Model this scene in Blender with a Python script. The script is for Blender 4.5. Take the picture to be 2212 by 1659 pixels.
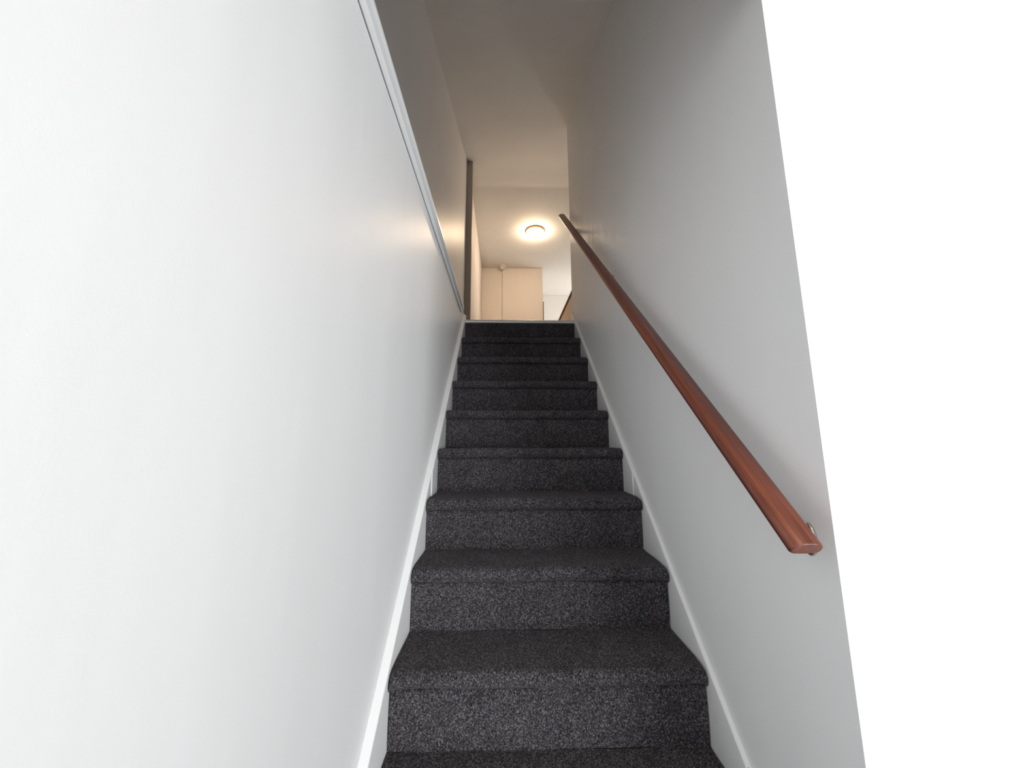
import bpy, bmesh, math, random
from mathutils import Vector, Matrix

for o in list(bpy.data.objects):
    bpy.data.objects.remove(o, do_unlink=True)
S = bpy.context.scene
COL = S.collection
random.seed(4)

# ------------------------------------------------------------------ camera
CAM_Z = 1.287
pitch, yaw, roll = math.radians(9.158), math.radians(1.314), math.radians(-0.075)
fwd = Vector((math.sin(yaw)*math.cos(pitch), math.cos(yaw)*math.cos(pitch), math.sin(pitch)))
rt0 = Vector((math.cos(yaw), -math.sin(yaw), 0)); up0 = rt0.cross(fwd)
rt = rt0*math.cos(roll) + up0*math.sin(roll)
up = up0*math.cos(roll) - rt0*math.sin(roll)
cam_data = bpy.data.cameras.new('camera')
cam_data.sensor_fit = 'HORIZONTAL'; cam_data.sensor_width = 36.0
cam_data.lens = 780.3/2212*36.0
cam_data.clip_start = 0.02
cam = bpy.data.objects.new('camera', cam_data); COL.objects.link(cam)
M = Matrix((rt, up, -fwd)).transposed().to_4x4(); M.translation = Vector((0, 0, CAM_Z))
cam.matrix_world = M
S.camera = cam

# ------------------------------------------------------------------ world, daylight, exposure
W = bpy.data.worlds.new('world'); S.world = W; W.use_nodes = True
bg = W.node_tree.nodes['Background']
bg.inputs['Color'].default_value = (0.80, 0.90, 1.0, 1); bg.inputs['Strength'].default_value = 1.0

def area(name, loc, size, rot, power, color):
    l = bpy.data.lights.new(name, 'AREA'); l.shape = 'RECTANGLE'
    l.size, l.size_y = size; l.energy = power; l.color = color
    o = bpy.data.objects.new(name, l); COL.objects.link(o)
    o.location = loc; o.rotation_euler = rot
    return o
ENTRY_LIGHT_Z = 2.355
# daylight through the wide window at the back of the downstairs room (points along +Y)
WIN_X0, WIN_X1, WIN_Z0, WIN_Z1, WIN_Y = 2.40, 4.68, 0.10, 2.20, -5.50
SIDE_X, SIDE_Y0, SIDE_Y1 = 4.80, -5.20, -3.20
area('front_window_daylight', ((WIN_X0+WIN_X1)/2, WIN_Y-0.06, (WIN_Z0+WIN_Z1)/2), (WIN_X1-WIN_X0, WIN_Z1-WIN_Z0),
     (math.radians(90), 0, 0), 270, (0.945, 0.975, 1.0))
area('added_side_daylight', (SIDE_X+0.06, (SIDE_Y0+SIDE_Y1)/2, (WIN_Z0+WIN_Z1)/2), (SIDE_Y1-SIDE_Y0, WIN_Z1-WIN_Z0),  # unseen side opening, added to share the daylight and ease the entry wall glare
     (math.radians(90), 0, math.radians(90)), 250, (0.945, 0.975, 1.0))
# warm ceiling fitting of the entry, above and behind the viewer (points down)
area('entry_ceiling_light', (0.75, -0.35, ENTRY_LIGHT_Z), (0.30, 0.30), (0, 0, 0), 5, (1.0, 0.87, 0.70))
# daylight through the window of the room beyond the landing (points along -X)
area('far_window_daylight', (2.93, 7.85, 3.45), (0.9, 0.9),
     (math.radians(90), 0, math.radians(90)), 34, (1.0, 0.95, 0.87))

S.view_settings.view_transform = 'Standard'
S.view_settings.look = 'None'
S.view_settings.gamma = 1.0
S.view_settings.use_curve_mapping = False
S.view_settings.exposure = 0.0

# ------------------------------------------------------------------ materials
def mat(name):
    m = bpy.data.materials.new(name); m.use_nodes = True
    nt = m.node_tree; b = nt.nodes['Principled BSDF']
    return m, nt, b
def node(nt, kind, **kw):
    n = nt.nodes.new(kind)
    for k, v in kw.items():
        if k in n.inputs: n.inputs[k].default_value = v
        else: setattr(n, k, v)
    return n
def pos(nt, scale=(1, 1, 1)):
    g = nt.nodes.new('ShaderNodeNewGeometry')
    mp = nt.nodes.new('ShaderNodeMapping'); mp.inputs['Scale'].default_value = scale
    nt.links.new(g.outputs['Position'], mp.inputs['Vector'])
    return mp.outputs['Vector']
def ramp(nt, fac, stops):
    r = nt.nodes.new('ShaderNodeValToRGB')
    el = r.color_ramp.elements
    while len(el) < len(stops): el.new(0.5)
    for e, (p, c) in zip(el, stops):
        e.position = p; e.color = (*c, 1)
    nt.links.new(fac, r.inputs['Fac'])
    return r.outputs['Color']

def paint(name, col, rough=0.38, bump=0.06, spec=0.5, wav=0.0):
    """emulsion / semi-gloss paint: faint roller stipple, slow waviness of the plaster"""
    m, nt, b = mat(name)
    n1 = node(nt, 'ShaderNodeTexNoise', Scale=230.0, Detail=2.0); nt.links.new(pos(nt), n1.inputs['Vector'])
    n2 = node(nt, 'ShaderNodeTexNoise', Scale=5.0, Detail=3.0); nt.links.new(pos(nt, (1, 1, .35)), n2.inputs['Vector'])
    c = ramp(nt, n2.outputs['Fac'], [(0.3, tuple(x*0.975 for x in col)), (0.7, col)])
    nt.links.new(c, b.inputs['Base Color'])
    b.inputs['Roughness'].default_value = rough
    b.inputs['Specular IOR Level'].default_value = spec
    bp = node(nt, 'ShaderNodeBump', Strength=bump, Distance=0.002)
    nt.links.new(n1.outputs['Fac'], bp.inputs['Height'])
    if wav > 0:
        n3 = node(nt, 'ShaderNodeTexNoise', Scale=1.0, Detail=2.0)
        nt.links.new(pos(nt, (9, 9, 0.9)), n3.inputs['Vector'])
        bp2 = node(nt, 'ShaderNodeBump', Strength=wav, Distance=0.01)
        nt.links.new(n3.outputs['Fac'], bp2.inputs['Height'])
        nt.links.new(bp2.outputs['Normal'], bp.inputs['Normal'])
    nt.links.new(bp.outputs['Normal'], b.inputs['Normal'])
    return m

M_WALL = paint('wall_paint', (0.90, 0.90, 0.90), 0.40, 0.08, 0.42, 0.20)
M_CEIL = paint('ceiling_paint', (0.86, 0.86, 0.85), 0.75, 0.10, 0.25)
M_TRIM = paint('gloss_trim_paint', (0.93, 0.93, 0.925), 0.28, 0.03)
M_NIB = paint('grey_frame_paint', (0.46, 0.43, 0.39), 0.45, 0.04, 0.35)
M_ROOM = paint('bounce_cutting_room_paint', (0.40, 0.39, 0.37), 0.6, 0.06, 0.3)  # unseen room surfaces, darkened to cut bounce onto the near walls
M_HALL = paint('landing_wall_paint', (0.85, 0.80, 0.75), 0.55, 0.06, 0.3)

def carpet():
    m, nt, b = mat('charcoal_loop_carpet')
    v = pos(nt)
    vo = node(nt, 'ShaderNodeTexVoronoi', Scale=400.0); nt.links.new(pos(nt, (1.0, 0.72, 0.72)), vo.inputs['Vector'])
    sep = nt.nodes.new('ShaderNodeSeparateColor'); nt.links.new(vo.outputs['Color'], sep.inputs['Color'])
    yarn = ramp(nt, sep.outputs['Red'], [(0.0, (0.016, 0.0148, 0.0165)), (0.45, (0.054, 0.050, 0.0555)),
                                         (0.80, (0.100, 0.093, 0.102)), (1.0, (0.21, 0.197, 0.21))])
    n = node(nt, 'ShaderNodeTexNoise', Scale=14.0, Detail=4.0); nt.links.new(v, n.inputs['Vector'])
    wear = ramp(nt, n.outputs['Fac'], [(0.3, (0.80, 0.80, 0.80)), (0.7, (1.1, 1.08, 1.07))])
    mx = node(nt, 'ShaderNodeMix', data_type='RGBA', blend_type='MULTIPLY'); mx.inputs[0].default_value = 1.0
    nt.links.new(yarn, mx.inputs[6]); nt.links.new(wear, mx.inputs[7])
    nt.links.new(mx.outputs[2], b.inputs['Base Color'])
    b.inputs['Roughness'].default_value = 0.95
    b.inputs['Specular IOR Level'].default_value = 0.05
    b.inputs['Sheen Weight'].default_value = 0.09
    b.inputs['Sheen Roughness'].default_value = 0.45
    b.inputs['Sheen Tint'].default_value = (0.9, 0.84, 0.82, 1)
    n2 = node(nt, 'ShaderNodeTexNoise', Scale=600.0, Detail=2.0); nt.links.new(v, n2.inputs['Vector'])
    mth = node(nt, 'ShaderNodeMath', operation='SUBTRACT')
    nt.links.new(n2.outputs['Fac'], mth.inputs[0]); nt.links.new(vo.outputs['Distance'], mth.inputs[1])
    bp = node(nt, 'ShaderNodeBump', Strength=0.55, Distance=0.003)
    nt.links.new(mth.outputs[0], bp.inputs['Height']); nt.links.new(bp.outputs['Normal'], b.inputs['Normal'])
    return m
M_CARPET = carpet()

def wood(name, dark, mid, light, rough, axis_rot, coat=0.22):
    m, nt, b = mat(name)
    g = nt.nodes.new('ShaderNodeNewGeometry')
    mp = nt.nodes.new('ShaderNodeMapping'); mp.inputs['Rotation'].default_value = axis_rot
    nt.links.new(g.outputs['Position'], mp.inputs['Vector'])
    mp2 = nt.nodes.new('ShaderNodeMapping'); mp2.inputs['Scale'].default_value = (55, 1.6, 55)
    nt.links.new(mp.outputs['Vector'], mp2.inputs['Vector'])
    n = node(nt, 'ShaderNodeTexNoise', Scale=1.0, Detail=5.0, Distortion=0.6); nt.links.new(mp2.outputs['Vector'], n.inputs['Vector'])
    c = ramp(nt, n.outputs['Fac'], [(0.30, dark), (0.52, mid), (0.74, light)])
    mp3 = nt.nodes.new('ShaderNodeMapping'); mp3.inputs['Scale'].default_value = (420, 14, 420)
    nt.links.new(mp.outputs['Vector'], mp3.inputs['Vector'])
    n2 = node(nt, 'ShaderNodeTexNoise', Scale=1.0, Detail=3.0); nt.links.new(mp3.outputs['Vector'], n2.inputs['Vector'])
    fl = ramp(nt, n2.outputs['Fac'], [(0.35, (0.72, 0.70, 0.68)), (0.6, (1, 1, 1))])
    mx = node(nt, 'ShaderNodeMix', data_type='RGBA', blend_type='MULTIPLY'); mx.inputs[0].default_value = 1.0
    nt.links.new(c, mx.inputs[6]); nt.links.new(fl, mx.inputs[7])
    nt.links.new(mx.outputs[2], b.inputs['Base Color'])
    b.inputs['Roughness'].default_value = rough
    b.inputs['Coat Weight'].default_value = coat; b.inputs['Coat Roughness'].default_value = 0.22
    return m
SLOPE = math.atan2(0.2095, 0.221)
M_RAIL = wood('mahogany_varnish', (0.105, 0.022, 0.010), (0.205, 0.050, 0.024), (0.30, 0.085, 0.042), 0.42, (-SLOPE, 0, 0))
M_CAP = wood('dark_cap_timber', (0.035, 0.018, 0.009), (0.07, 0.035, 0.018), (0.11, 0.06, 0.03), 0.5, (0, 0, 0))
M_POST = wood('brown_edge_timber', (0.15, 0.09, 0.05), (0.22, 0.14, 0.08), (0.30, 0.20, 0.12), 0.55, (math.radians(90), 0, 0), 0.2)
M_PANEL = wood('pale_panel_timber', (0.55, 0.42, 0.32), (0.66, 0.52, 0.41), (0.74, 0.60, 0.48), 0.6, (math.radians(90), 0, 0), 0.1)

def metal(name, col, rough, metallic=1.0, brushed=True):
    m, nt, b = mat(name)
    n = node(nt, 'ShaderNodeTexNoise', Scale=1.0, Detail=3.0); nt.links.new(pos(nt, (6, 300, 300)), n.inputs['Vector'])
    c = ramp(nt, n.outputs['Fac'], [(0.3, tuple(x*0.85 for x in col)), (0.7, col)])
    nt.links.new(c, b.inputs['Base Color'])
    b.inputs['Metallic'].default_value = metallic; b.inputs['Roughness'].default_value = rough
    return m
M_ALU = metal('brushed_aluminium', (0.93, 0.92, 0.91), 0.38, 0.75)
M_NICKEL = metal('bright_nickel', (0.80, 0.78, 0.72), 0.16)
M_BRASS = metal('antique_brass_rim', (0.62, 0.42, 0.22), 0.35)

def plastic(name, col, rough=0.4):
    m, nt, b = mat(name)
    n = node(nt, 'ShaderNodeTexNoise', Scale=60.0, Detail=2.0); nt.links.new(pos(nt), n.inputs['Vector'])
    nt.links.new(ramp(nt, n.outputs['Fac'], [(0.3, tuple(x*0.97 for x in col)), (0.7, col)]), b.inputs['Base Color'])
    b.inputs['Roughness'].default_value = rough
    return m
M_PLAST = plastic('detector_plastic', (0.85, 0.83, 0.78))
M_SLOT = plastic('dark_slot', (0.10, 0.08, 0.07))

def glow_glass(name, strength, colour):
    m, nt, b = mat(name)
    n = node(nt, 'ShaderNodeTexNoise', Scale=18.0, Detail=3.0, Distortion=1.2); nt.links.new(pos(nt), n.inputs['Vector'])
    nt.links.new(ramp(nt, n.outputs['Fac'], [(0.3, (0.90, 0.82, 0.66)), (0.7, (0.95, 0.90, 0.80))]), b.inputs['Base Color'])
    b.inputs['Roughness'].default_value = 0.3
    b.inputs['Emission Color'].default_value = colour
    b.inputs['Emission Strength'].default_value = strength
    return m
LAMP = 80.0
M_GLASS = glow_glass('lit_alabaster_glass', LAMP, (1.0, 0.73, 0.48, 1))
M_BOWL_TOP = glow_glass('dim_glow_bowl_top', 0.55, (1.0, 0.62, 0.25, 1))  # upper band of the bowl glass, its weaker glow set as a dimmer amber emission

def flooring(name, a, b_, scale):
    m, nt, b = mat(name)
    n = node(nt, 'ShaderNodeTexNoise', Scale=scale, Detail=5.0); nt.links.new(pos(nt), n.inputs['Vector'])
    nt.links.new(ramp(nt, n.outputs['Fac'], [(0.35, a), (0.65, b_)]), b.inputs['Base Color'])
    b.inputs['Roughness'].default_value = 0.6
    return m
M_FLOOR = flooring('entry_vinyl', (0.10, 0.10, 0.105), (0.14, 0.14, 0.145), 9)
M_LAND = flooring('landing_carpet', (0.24, 0.20, 0.17), (0.34, 0.29, 0.24), 120)

# ------------------------------------------------------------------ mesh helpers
def link(name, me, material, parent=None, smooth=False):
    o = bpy.data.objects.new(name, me); COL.objects.link(o)
    if material: me.materials.append(material)
    if parent: o.parent = parent
    if smooth:
        for p in me.polygons: p.use_smooth = True
    return o
def from_bm(name, bm, material, parent=None, smooth=False, recalc=True):
    if recalc: bmesh.ops.recalc_face_normals(bm, faces=bm.faces)
    me = bpy.data.meshes.new(name); bm.to_mesh(me); bm.free()
    return link(name, me, material, parent, smooth)
def structure(o, label, cat):
    o['kind'] = 'structure'; o['label'] = label; o['category'] = cat; return o
def tag(o, label, cat):
    o['label'] = label; o['category'] = cat; return o
def empty(name, loc):
    o = bpy.data.objects.new(name, None); COL.objects.link(o); o.location = loc
    o.empty_display_size = 0.1; return o
def bm_box(bm, x0, x1, y0, y1, z0, z1):
    vs = [bm.verts.new((x, y, z)) for z in (z0, z1) for y in (y0, y1) for x in (x0, x1)]
    for f in ((0, 1, 3, 2), (4, 5, 7, 6), (0, 1, 5, 4), (2, 3, 7, 6), (0, 2, 6, 4), (1, 3, 7, 5)):
        bm.faces.new([vs[i] for i in f])
    return vs
def box(name, x0, x1, y0, y1, z0, z1, material, parent=None, bevel=0.0):
    bm = bmesh.new(); bm_box(bm, x0, x1, y0, y1, z0, z1)
    if bevel > 0:
        bmesh.ops.bevel(bm, geom=bm.edges[:], offset=bevel, segments=2, affect='EDGES')
    return from_bm(name, bm, material, parent)
def column(name, foot, zb, zt, material, parent=None):
    """prism on a footprint [(x,y)..] with a bottom / top height for each corner"""
    bm = bmesh.new(); n = len(foot)
    lo = [bm.verts.new((x, y, zb[i] if isinstance(zb, (list, tuple)) else zb)) for i, (x, y) in enumerate(foot)]
    hi = [bm.verts.new((x, y, zt[i] if isinstance(zt, (list, tuple)) else zt)) for i, (x, y) in enumerate(foot)]
    bm.faces.new(lo[::-1]); bm.faces.new(hi)
    for i in range(n):
        j = (i+1) % n; bm.faces.new((lo[i], lo[j], hi[j], hi[i]))
    return from_bm(name, bm, material, parent)
def yz_prism(name, prof, x0, x1, material, parent=None, smooth=False):
    """polygon in the YZ plane, extruded from x0 to x1"""
    bm = bmesh.new()
    a = [bm.verts.new((x0, y, z)) for y, z in prof]; b = [bm.verts.new((x1, y, z)) for y, z in prof]
    bm.faces.new(a); bm.faces.new(b[::-1])
    for i in range(len(prof)):
        j = (i+1) % len(prof); bm.faces.new((a[i], b[i], b[j], a[j]))
    return from_bm(name, bm, material, parent, smooth)
def lathe(name, prof, material, parent=None, loc=(0, 0, 0), rot=None, seg=48):
    """profile [(r,z)..] revolved about Z"""
    bm = bmesh.new(); rings = []
    R3 = rot.to_matrix() if rot else Matrix.Identity(3)
    for r, z in prof:
        if r < 1e-6: rings.append([bm.verts.new(R3 @ Vector((0, 0, z)) + Vector(loc))])
        else: rings.append([bm.verts.new(R3 @ Vector((r*math.cos(2*math.pi*k/seg), r*math.sin(2*math.pi*k/seg), z)) + Vector(loc)) for k in range(seg)])
    for A, B in zip(rings, rings[1:]):
        for k in range(seg):
            q = (k+1) % seg
            if len(A) == 1 and len(B) == 1: continue
            if len(A) == 1: bm.faces.new((A[0], B[k], B[q]))
            elif len(B) == 1: bm.faces.new((A[k], A[q], B[0]))
            else: bm.faces.new((A[k], A[q], B[q], B[k]))
    return from_bm(name, bm, material, parent, True)
def tube(name, pts, r, material, parent=None, seg=14):
    bm = bmesh.new(); rings = []
    pts = [Vector(p) for p in pts]
    for i, p in enumerate(pts):
        t = (pts[min(i+1, len(pts)-1)] - pts[max(i-1, 0)]).normalized()
        a = t.cross(Vector((0.31, 0.9, 0.12))).normalized(); b = t.cross(a)
        rings.append([bm.verts.new(p + (a*math.cos(2*math.pi*k/seg) + b*math.sin(2*math.pi*k/seg))*r) for k in range(seg)])
    for A, B in zip(rings, rings[1:]):
        for k in range(seg):
            q = (k+1) % seg; bm.faces.new((A[k], A[q], B[q], B[k]))
    bm.faces.new(rings[0][::-1]); bm.faces.new(rings[-1])
    return from_bm(name, bm, material, parent, True)

# ------------------------------------------------------------------ dimensions
GO, RI = 0.221, 0.2095                     # going, rise
NY, NZ = 1.1616 - 2*GO, 0.6287 - 2*RI      # first nosing
N_STEP = 10                                # carpeted treads; the eleventh rise reaches the landing
LAND_Y, LAND_Z = NY + N_STEP*GO, NZ + N_STEP*RI
def nose_z(y): return NZ + (y - NY)*RI/GO
XL, XR = -0.353, 0.614                     # lower left wall, right wall
XU = -0.46                                 # set-back upper left wall
CAR_L, CAR_R = -0.3285, 0.5975             # carpet edges
CORNER_Y = 0.693
WALL_END = 3.09
LEDGE_Z = 2.362
ENTRY_H = 2.362
CEIL = [(0.60, 3.314), (1.657, 3.754), (3.10, 4.350), (3.70, 4.608), (3.95, 4.712), (4.12, 4.775), (4.28, 4.818), (4.42, 4.845), (4.54, 4.864), (4.62, 4.876), (4.70, 4.876), (8.60, 4.870)]
def ceil_z(y):
    for (a, za), (b, zb) in zip(CEIL, CEIL[1:]):
        if y <= b: return za + (zb-za)*(y-a)/(b-a)
    return CEIL[-1][1]

# ------------------------------------------------------------------ structure
structure(box('floor', -0.60, 4.80, -5.62, NY+0.25, -0.10, 0.0, M_FLOOR), 'grey floor of the entry at the stair foot', 'floor')
structure(box('floor_landing', -0.60, 3.10, LAND_Y+0.012, 8.60, LAND_Z-0.20, LAND_Z-0.004, M_LAND), 'brown floor of the upstairs landing', 'floor')

structure(column('wall_left', [(-0.60, -5.62), (XL, -5.62), (XL, LAND_Y+0.01), (-0.60, LAND_Y+0.01)], 0, LEDGE_Z, M_WALL),
          'large white wall along the left of the stairs below the ledge', 'wall')
structure(column('wall_left_upper', [(-0.60, CORNER_Y-0.02), (XU, CORNER_Y-0.02), (XU, 4.0), (-0.60, 4.0)], LEDGE_Z,
                 [ceil_z(CORNER_Y-0.02)+.02, ceil_z(CORNER_Y-0.02)+.02, ceil_z(4.0)+.02, ceil_z(4.0)+.02], M_WALL),
          'grey set-back wall above the left ledge', 'wall')
structure(column('wall_landing_left', [(-0.60, 4.0), (XU-0.005, 4.0), (XU-0.005, 4.62), (XU-0.005, 7.04), (-0.60, 7.04), (-0.60, 4.62)], LAND_Z,
                 [ceil_z(4.0)+.02, ceil_z(4.0)+.02, ceil_z(4.62)+.02, ceil_z(7.04)+.02, ceil_z(7.04)+.02, ceil_z(4.62)+.02], M_HALL),
          'warm lit left wall of the landing beyond the dark nib', 'wall')
structure(column('wall_right', [(XR, CORNER_Y), (XR+.115, CORNER_Y+.115), (XR+.115, WALL_END), (XR, WALL_END)], 0,
                 [ceil_z(CORNER_Y)+.02, ceil_z(CORNER_Y+.115)+.02, ceil_z(WALL_END)+.02, ceil_z(WALL_END)+.02], M_WALL),
          'light grey stair wall carrying the handrail', 'wall')
structure(column('wall_entry', [(XR, CORNER_Y), (4.80, CORNER_Y), (4.80, CORNER_Y+.115), (XR+.115, CORNER_Y+.115)], 0, ENTRY_H, M_WALL),
          'bright white wall at the right facing the viewer', 'wall')
structure(box('wall_header', -0.60, XR, CORNER_Y-.115, CORNER_Y-0.02, ENTRY_H+0.10, ceil_z(0.60), M_WALL), 'white header wall over the stair foot', 'wall')
bm = bmesh.new()
bm_box(bm, -0.60, 4.92, -5.62, CORNER_Y-0.02, ENTRY_H, ENTRY_H+0.10); bm_box(bm, XR+0.001, 4.92, CORNER_Y-0.02, CORNER_Y+.115, ENTRY_H, ENTRY_H+0.10)
structure(from_bm('ceiling_entry', bm, M_ROOM), 'unseen ceiling of the entry, darkened to cut bounce light', 'ceiling')
bm = bmesh.new()
for b_ in ((-5.62, SIDE_Y0, 0, ENTRY_H), (SIDE_Y1, CORNER_Y+.115, 0, ENTRY_H), (SIDE_Y0, SIDE_Y1, 0, WIN_Z0), (SIDE_Y0, SIDE_Y1, WIN_Z1, ENTRY_H)):
    bm_box(bm, SIDE_X, SIDE_X+.12, b_[0], b_[1], b_[2], b_[3])
structure(from_bm('wall_entry_right', bm, M_ROOM), 'unseen side wall of the downstairs room, darkened to cut bounce light', 'wall')
bm = bmesh.new()
for b_ in ((XL, WIN_X0, 0, ENTRY_H), (WIN_X1, 4.80, 0, ENTRY_H), (WIN_X0, WIN_X1, 0, WIN_Z0), (WIN_X0, WIN_X1, WIN_Z1, ENTRY_H)):
    bm_box(bm, b_[0], b_[1], WIN_Y-.12, WIN_Y, b_[2], b_[3])
structure(from_bm('wall_entry_back', bm, M_ROOM), 'unseen wall around the front window behind the viewer, darkened to cut bounce light', 'wall')
fr = empty('window_1', ((WIN_X0+WIN_X1)/2, WIN_Y, WIN_Z0)); structure(fr, 'white frame of the wide front window', 'window')
for nm, b_ in (('window_jamb', (WIN_X0-.06, WIN_X0, WIN_Z0, WIN_Z1)), ('window_jamb', (WIN_X1, WIN_X1+.06, WIN_Z0, WIN_Z1)), ('window_head', (WIN_X0-.06, WIN_X1+.06, WIN_Z1, WIN_Z1+.06)), ('window_sill', (WIN_X0-.06, WIN_X1+.06, WIN_Z0-.04, WIN_Z0))):
    o = box(nm, b_[0], b_[1], WIN_Y, WIN_Y+.018, b_[2], b_[3], M_TRIM)
    o.parent = fr; o.matrix_parent_inverse = Matrix.Translation(-fr.location)

# sloping stairwell ceiling, then the slope and level of the landing
def ceiling(name, ys, x0, x1, label):
    bm = bmesh.new(); nx = 14
    rows = []
    for y in ys:
        rows.append([bm.verts.new((x0+(x1-x0)*k/nx, y, ceil_z(y)+0.0022*math.sin(5*y+1.3*(x0+(x1-x0)*k/nx)))) for k in range(nx+1)])
    top = [[bm.verts.new((v.co.x, v.co.y, v.co.z+0.10)) for v in (r[0], r[-1])] for r in rows]
    for A, B in zip(rows, rows[1:]):
        for k in range(nx): bm.faces.new((A[k], A[k+1], B[k+1], B[k]))
    for A, B, ta, tb in zip(rows, rows[1:], top, top[1:]):
        bm.faces.new((ta[0], ta[1], tb[1], tb[0])); bm.faces.new((A[0], B[0], tb[0], ta[0])); bm.faces.new((A[-1], B[-1], tb[1], ta[1]))
    o = from_bm(name, bm, M_CEIL)
    for p in o.data.polygons: p.use_smooth = abs(p.normal.z) > 0.5
    return structure(o, label, 'ceiling')
ceiling('ceiling_stairwell', [0.578+i*(WALL_END-.578)/12 for i in range(13)], -0.60, XR+.115, 'grey sloping ceiling over the stairs')
ceiling('ceiling_landing', [WALL_END, 3.25, 3.5, 3.7, 3.83, 3.95, 4.04, 4.12, 4.2, 4.28, 4.35, 4.42, 4.48, 4.54, 4.6, 4.62, 4.66, 4.70, 4.9, 5.2, 5.6, 6.1, 6.6, 7.1, 7.8, 8.60], -0.60, 3.10, 'warm lit ceiling of the landing around the lamp')

# landing: return walls, cupboard front, far wall
structure(column('wall_landing_return', [(XR+.115, WALL_END-.115), (3.10, WALL_END-.115), (3.10, WALL_END), (XR+.115, WALL_END)], LAND_Z, ceil_z(WALL_END)-.05, M_HALL), 'landing wall behind the stair wall', 'wall')
wr = column('wall_landing_right', [(3.0, WALL_END), (3.10, WALL_END), (3.10, 4.15), (3.10, 7.3), (3.0, 7.3), (3.0, 4.15)], LAND_Z, [ceil_z(WALL_END), ceil_z(WALL_END), ceil_z(4.15), ceil_z(7.3), ceil_z(7.3), ceil_z(4.15)], M_HALL)
structure(wr, 'far right wall of the landing', 'wall')
bm = bmesh.new()
bm_box(bm, 3.0, 3.10, 7.3, 8.60, LAND_Z, 3.00); bm_box(bm, 3.0, 3.10, 7.3, 8.60, 3.90, 4.865); bm_box(bm, 3.0, 3.10, 8.35, 8.60, 3.00, 3.90)
structure(from_bm('wall_window', bm, M_HALL), 'wall around the far room window', 'wall')
structure(box('wall_far', 0.80, 3.0, 8.45, 8.60, LAND_Z, ceil_z(8.5)-.001, M_TRIM), 'bright cream far wall seen past the cupboard corner', 'wall')
cup = empty('wall_back', (0.17, 7.045, LAND_Z)); structure(cup, 'cream panelled cupboard wall at the end of the landing', 'wall')
def child_box(name, par, *a, **k):
    o = box(name, *a, **k); o.parent = par; o.matrix_parent_inverse = Matrix.Translation(-par.location); return o
child_box('core', cup, -0.60, 0.795, 7.075, 8.60, LAND_Z, 4.868, M_HALL)
child_box('panel', cup, XU-0.005, -0.0400, 7.045, 7.075, LAND_Z, 4.8685, M_HALL, bevel=0.002)
child_box('panel', cup, -0.0350, 0.798, 7.045, 7.075, LAND_Z, 4.8685, M_HALL, bevel=0.002)

# far corner chamfer, brown corner guard
bm = bmesh.new()
tri = [(1.02, 4.869), (0.80, 4.869), (0.80, 4.41)]
A = [bm.verts.new((x, 8.405, z)) for x, z in tri]; B = [bm.verts.new((x, 8.449, z)) for x, z in tri]
bm.faces.new(A); bm.faces.new(B[::-1])
for i in range(3):
    j = (i+1) % 3; bm.faces.new((A[i], A[j], B[j], B[i]))
structure(from_bm('trim_5', bm, M_TRIM), 'small sloped fillet at the top corner of the far wall', 'trim')
g_ = box('trim_4', 0.7985, 0.815, 7.030, 7.046, LAND_Z, 4.135, M_POST, bevel=0.002)
structure(g_, 'brown timber corner strip on the cupboard edge', 'trim')

# dark nib at the end of the upper left wall
nib = box('wall_nib', XU, -0.392, 4.0, 4.075, LAND_Z, ceil_z(4.0)+0.02, M_NIB, bevel=0.003)
structure(nib, 'narrow dark grey nib at the left of the landing opening', 'wall')

# half wall with dark timber cap
hw = empty('wall_half', (0.94, 5.3, LAND_Z)); structure(hw, 'pale timber half wall with a dark cap beyond the stair top', 'wall')
Yh = 3.30
k = 0
while Yh < 6.6:
    child_box('panel', hw, 0.915, 0.965, Yh, Yh+0.545, LAND_Z, 3.262, M_PANEL, bevel=0.003)
    Yh += 0.55
child_box('cap', hw, 0.902, 0.978, 3.28, 6.66, 3.262, 3.300, M_CAP, bevel=0.006)

# ledge trim on top of the lower left wall
def sweep_y(name, sec, y0, y1, material, parent=None, zf=None, n=1, clamp=None):
    """closed cross-section [(x, z)..] swept from y0 to y1; zf(y) lifts it"""
    bm = bmesh.new(); rings = []
    for i in range(n+1):
        y = y0+(y1-y0)*i/n; dz = zf(y) if zf else 0
        rings.append([bm.verts.new((x, y, max(z+dz, clamp) if clamp is not None else z+dz)) for x, z in sec])
    for A, B in zip(rings, rings[1:]):
        for k in range(len(sec)):
            q = (k+1) % len(sec); bm.faces.new((A[k], A[q], B[q], B[k]))
    bm.faces.new(rings[0][::-1]); bm.faces.new(rings[-1])
    return from_bm(name, bm, material, parent)
led = sweep_y('trim_1', [(XU+.001, LEDGE_Z+.0005), (XL+.001, LEDGE_Z+.0005), (XL+.0012, LEDGE_Z-.026), (XL+.006, LEDGE_Z-.030), (XL+.010, LEDGE_Z-.024), (XL+.013, LEDGE_Z-.008), (-0.330, LEDGE_Z-.004), (-0.325, LEDGE_Z+.001), (-0.3245, LEDGE_Z+.012), (-0.330, LEDGE_Z+.018), (XU+.001, LEDGE_Z+.018)],
              CORNER_Y-0.02, 2.83, M_TRIM)
structure(led, 'thin white ledge moulding along the top of the left wall', 'trim')

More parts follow.
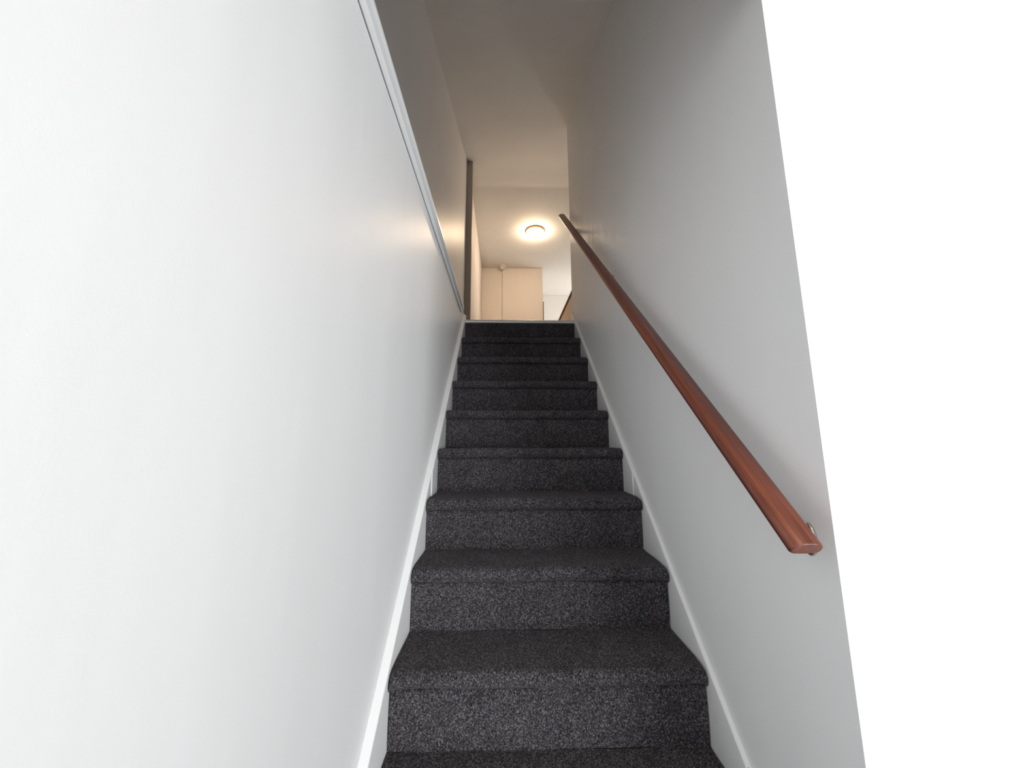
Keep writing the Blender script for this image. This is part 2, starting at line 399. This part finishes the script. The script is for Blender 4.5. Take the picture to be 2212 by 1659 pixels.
# sloping stair skirtings, two boards each
def skirting(name, side, label):
    root = empty(name, (XL if side < 0 else XR, LAND_Y, LAND_Z)); structure(root, label, 'skirting')
    wall = XL if side < 0 else XR
    jy = 1.715
    th = 0.0225 if side < 0 else 0.0125
    hi, lo = (0.016, -0.006) if side < 0 else (0.002, -0.008)
    for (y0, y1, extra) in ((NY-0.02, jy, 0.0), (jy, 3.0 if side < 0 else 3.06, 0.0035)):
        f = wall - side*(th+extra)
        sec = [(wall-side*0.0003, -0.30), (wall-side*0.0003, hi), (wall-side*0.003, hi), (f+side*0.0015, lo+0.004), (f, lo), (f, -0.30)]
        o = sweep_y('board', sec, y0, y1, M_TRIM, None, nose_z, 24, 0.001)
        o.parent = root; o.matrix_parent_inverse = Matrix.Translation(-root.location)
    return root
skirting('baseboard_left', -1, 'white sloping skirting along the left of the stairs')
sk = skirting('baseboard_right', 1, 'white sloping skirting along the right of the stairs')
for y in (1.73, 1.76, 1.80, 1.95, 2.3, 1.02, 1.16, 1.30, 1.48):    # filled nail heads
    o = lathe('nail_head', [(0.0022, 0), (0.0022, 0.0009), (0, 0.0012)], M_POST, None, (XR-0.006+random.uniform(-.002, .002), y, nose_z(y)-0.003), None, 8)
    o.parent = sk; o.matrix_parent_inverse = Matrix.Translation(-sk.location)

# ------------------------------------------------------------------ staircase
st = empty('staircase', ((CAR_L+CAR_R)/2, NY, 0)); tag(st, 'straight flight of dark charcoal carpeted stairs between white walls', 'staircase')
stinv = Matrix.Translation(-st.location)
OV = 0.020     # nosing overhang
def end_drop(x, r=0.016):
    d = min(x-CAR_L, CAR_R-x)
    return 0.0 if d >= r else r - math.sqrt(max(0.0, r*r-(r-d)**2))
XS = [0.0, 0.0008, 0.0022, 0.0045, 0.0075, 0.011, 0.0155] + [0.022+i*(0.926-0.044)/40 for i in range(41)]
XS = [CAR_L+a for a in XS] + [CAR_R-a for a in (0.0155, 0.011, 0.0075, 0.0045, 0.0022, 0.0008, 0.0)]
def strip_mesh(prof, drop, rnd):
    """prof [(y,z)..] swept across the stair width; drop: rounded ends"""
    bm = bmesh.new(); rows = []
    for (y, z, dr) in prof:
        row = []
        for x in XS:
            w = 0.0012*math.sin(9*x+rnd)+0.0008*math.sin(23*x+2*rnd)
            row.append(bm.verts.new((x, y+w*0.8+dr*0.35*end_drop(x), z+w-dr*end_drop(x))))
        rows.append(row)
    for A, B in zip(rows, rows[1:]):
        for k in range(len(XS)-1): bm.faces.new((A[k], A[k+1], B[k+1], B[k]))
    return bm
for i in range(N_STEP):
    y, z = NY+i*GO, NZ+i*RI
    back = y+GO+OV+0.004
    r = 0.024
    prof = [(back, z, 0.0)] + [(y+0.03+(back-y-0.03)*k/5, z, 0.15) for k in (4, 3, 2, 1)]
    prof += [(y+r+0.006, z, 0.6)]
    for k in range(0, 11):                       # rounded nose
        a = math.pi/2 + math.pi*k/10*0.97
        prof.append((y+r*0.92+r*0.92*math.cos(a), z-r+r*math.sin(a), 1.0-0.6*k/10))
    prof += [(y+OV+0.006, z-2*r+0.001, 0.3), (y+OV+0.013, z-2*r+0.002, 0.3)]
    bm = strip_mesh(prof, True, i*1.7)
    s = from_bm('step', bm, M_CARPET, None, True, recalc=False)
    s.parent = st; s.matrix_parent_inverse = stinv
    s['label'] = 'carpeted tread with a rounded nose'
    zb = z-RI if i else 0.0
    z1 = z-2*r-0.007
    rp = [(y+OV+0.0125, z-2*r+0.004, 0.0), (y+OV+0.010, z-2*r-0.0015, 0.0), (y+OV+0.005, z-2*r-0.0045, 0.0)]
    rp += [(y+OV+0.002-0.0025*math.sin(math.pi*t), z1+(zb-z1)*t, 0.0) for t in (0, .15, .3, .5, .7, .85, .95, 1.0)]
    bm = strip_mesh(rp, False, i*2.3+.4)
    rs = from_bm('riser', bm, M_CARPET, s, True, recalc=False)
# top riser under the landing
yb = LAND_Y+0.010
bm = strip_mesh([(yb, LAND_Z-0.012+(LAND_Z-RI-(LAND_Z-0.012))*t, 0.0) for t in (0, .3, .6, 1.0)], False, 3)
o = from_bm('top_riser', bm, M_CARPET, None, True, recalc=False); o.parent = st; o.matrix_parent_inverse = stinv
# solid carcass under the carpet
prof = [(NY+OV+0.012, 0.0)]
for i in range(N_STEP):
    prof += [(NY+i*GO+OV+0.012, NZ+i*RI-0.012), (NY+(i+1)*GO+OV+0.012, NZ+i*RI-0.012)]
prof += [(LAND_Y+OV+0.012, LAND_Z-0.20), (LAND_Y+OV+0.012, 0.0)]
bm = bmesh.new()
A = [bm.verts.new((CAR_L+.004, y, z)) for y, z in prof]; B = [bm.verts.new((CAR_R-.004, y, z)) for y, z in prof]
for i in range(len(prof)):
    j = (i+1) % len(prof); bm.faces.new((A[i], B[i], B[j], A[j]))
o = from_bm('carcass', bm, M_POST); o.parent = st; o.matrix_parent_inverse = stinv
# metal nosing on the landing edge
sec = [(LAND_Y+0.05, LAND_Z+0.005), (LAND_Y+0.010, LAND_Z+0.005)]
for k in range(0, 11):
    a_ = math.pi*k/10; sec.append((LAND_Y+0.008-0.013*math.sin(a_), LAND_Z-0.0105+0.0155*math.cos(a_)))
sec += [(LAND_Y+0.010, LAND_Z-0.026), (LAND_Y+0.010, LAND_Z-0.003), (LAND_Y+0.05, LAND_Z-0.003)]
o = yz_prism('nosing_strip', sec, CAR_L-0.002, CAR_R+0.004, M_ALU); o.parent = st; o.matrix_parent_inverse = stinv
o['label'] = 'bright aluminium nosing strip'

# ------------------------------------------------------------------ handrail
RX = 0.550
P0 = Vector((RX, 0.6815, 1.0940)); P1 = Vector((RX, 3.142, 1.0940+(3.142-0.6815)*RI/GO))
T = (P1-P0).normalized(); V = Vector((0, -T.z, T.y)); U = Vector((1, 0, 0))
hr = empty('handrail', P0); tag(hr, 'long varnished mahogany handrail fixed to the right stair wall', 'handrail')
hrinv = Matrix.Translation(-hr.location)
prof = []
hw_, hb, ht = 0.0305, -0.014, 0.0165
for k in range(0, 25):                      # domed top from right to left
    a = math.pi*k/24
    prof.append((hw_*math.cos(a)*(1.0), 0.0 + ht*math.sin(a)**0.85 if math.sin(a) > 0 else 0.0))
for k in range(1, 7):
    a = math.pi/2*k/6; prof.append((-hw_+0.012-0.012*math.cos(a), -0.002-(0.012)*math.sin(a)))
for k in range(0, 7):
    a = math.pi/2*k/6; prof.append((hw_-0.012+0.012*math.sin(a), -0.002-(0.012)*math.cos(a)))
bm = bmesh.new(); rings = []
Lr = (P1-P0).length
stations = [(0.0, 0.88), (0.0012, 0.95), (0.004, 1.0)] + [(0.004+(Lr-0.008)*i/40, 1.0) for i in range(1, 40)] + [(Lr-0.004, 1.0), (Lr-0.0012, 0.95), (Lr, 0.88)]
for d, s_ in stations:
    rings.append([bm.verts.new(P0+T*d+U*(u*s_)+V*(v*s_)) for u, v in prof])
n = len(prof)
for A, B in zip(rings, rings[1:]):
    for k in range(n):
        q = (k+1) % n; bm.faces.new((A[k], A[q], B[q], B[k]))
f0 = bm.faces.new(rings[0][::-1]); f1 = bm.faces.new(rings[-1])
o = from_bm('rail', bm, M_RAIL, None, True)
for p in o.data.polygons:
    if len(p.vertices) > 4: p.use_smooth = False
o.parent = hr; o.matrix_parent_inverse = hrinv
def rail_c(y): return P0 + T*((y-P0.y)/T.y)
for y in (0.750, 1.90, 2.80):
    c = rail_c(y); zc = c.z - 0.064
    br = lathe('bracket_rose', [(0, 0.0), (0.036, 0.0), (0.0365, 0.003), (0.033, 0.006), (0.024, 0.0075), (0.014, 0.011), (0.0, 0.012)], M_NICKEL, None,
               (XR, y, zc), Matrix.Rotation(math.radians(-90), 3, 'Y').to_euler(), 32)
    for v in br.data.vertices:                  # upright oval plate
        v.co.y = y + (v.co.y-y)*0.50; v.co.z = zc + (v.co.z-zc)*0.88
    br.parent = hr; br.matrix_parent_inverse = hrinv
    pts = []
    bot = c + V*hb
    for k in range(13):
        a = math.pi/2*k/12
        pts.append((XR-0.004-(XR-0.004-RX)*math.sin(a), y + (bot.y-y)*(1-math.cos(a)), zc + (bot.z-zc)*(1-math.cos(a))))
    a_ = tube('bracket_arm', pts, 0.0065, M_NICKEL, br)
    bm = bmesh.new()
    for sgn in (1,):
        vs = []
        for dv in (0.0, -0.003):
            for du, dt in ((-0.011, -0.030), (0.011, -0.030), (0.011, 0.030), (-0.011, 0.030)):
                vs.append(bm.verts.new(bot + U*du + T*dt + V*dv))
        for f in ((0, 1, 2, 3), (4, 5, 6, 7), (0, 1, 5, 4), (1, 2, 6, 5), (2, 3, 7, 6), (3, 0, 4, 7)): bm.faces.new([vs[i] for i in f])
    from_bm('bracket_saddle', bm, M_NICKEL, br)
    for ang in (90, 270):
        sx = lathe('bracket_screw', [(0, 0), (0.004, 0), (0.0042, 0.0015), (0.0025, 0.003), (0, 0.0032)], M_BRASS, br,
                   (XR-0.0062, y, zc+0.022*math.sin(math.radians(ang))), Matrix.Rotation(math.radians(-90), 3, 'Y').to_euler(), 12)

# ------------------------------------------------------------------ ceiling lamp
LX, LY = 0.530, 5.70; LZ = ceil_z(LY)
lamp = empty('ceiling_lamp', (LX, LY, LZ)); tag(lamp, 'lit round glass bowl lamp with brass rim on the landing ceiling', 'ceiling lamp')
lathe('rim', [(0, 0), (0.1611, 0.0), (0.1675, -0.003), (0.1685, -0.010), (0.1632, -0.014), (0, -0.012)], M_BRASS, lamp)
lathe('glass_bowl_top', [(0.1548, -0.012), (0.1590, -0.016), (0.1558, -0.030), (0.1484, -0.040), (0.14739, -0.040), (0, -0.036)], M_BOWL_TOP, lamp)
bowl = [(0.1473, -0.040)] + [(0.1473*math.cos(a)**0.9, -0.040-0.085*math.sin(a)) for a in [math.pi/2*k/14 for k in range(1, 14)]] + [(0, -0.125)]
lathe('glass_bowl', bowl, M_GLASS, lamp)
lathe('finial', [(0, -0.121), (0.016, -0.122), (0.019, -0.128), (0.012, -0.134), (0.013, -0.140), (0.007, -0.147), (0, -0.148)], M_NICKEL, lamp, seg=20)

# ------------------------------------------------------------------ smoke detector
sd = empty('smoke_detector', (-0.030, 6.962, ceil_z(6.962))); tag(sd, 'small round white smoke detector on the ceiling before the cupboard wall', 'smoke detector')
lathe('base', [(0, 0), (0.066, 0), (0.068, -0.004), (0.066, -0.026), (0.060, -0.032), (0, -0.032)], M_PLAST, sd, seg=36)
lathe('collar', [(0.044, -0.031), (0.042, -0.040), (0.0, -0.040)], M_SLOT, sd, seg=30)
lathe('sensor_cap', [(0.049, -0.037), (0.050, -0.048), (0.044, -0.062), (0.030, -0.070), (0, -0.073)], M_PLAST, sd, seg=36)
lathe('indicator', [(0.004, -0.070), (0.004, -0.0735), (0, -0.075)], M_SLOT, sd, (0.018, -0.012, 0), seg=10)
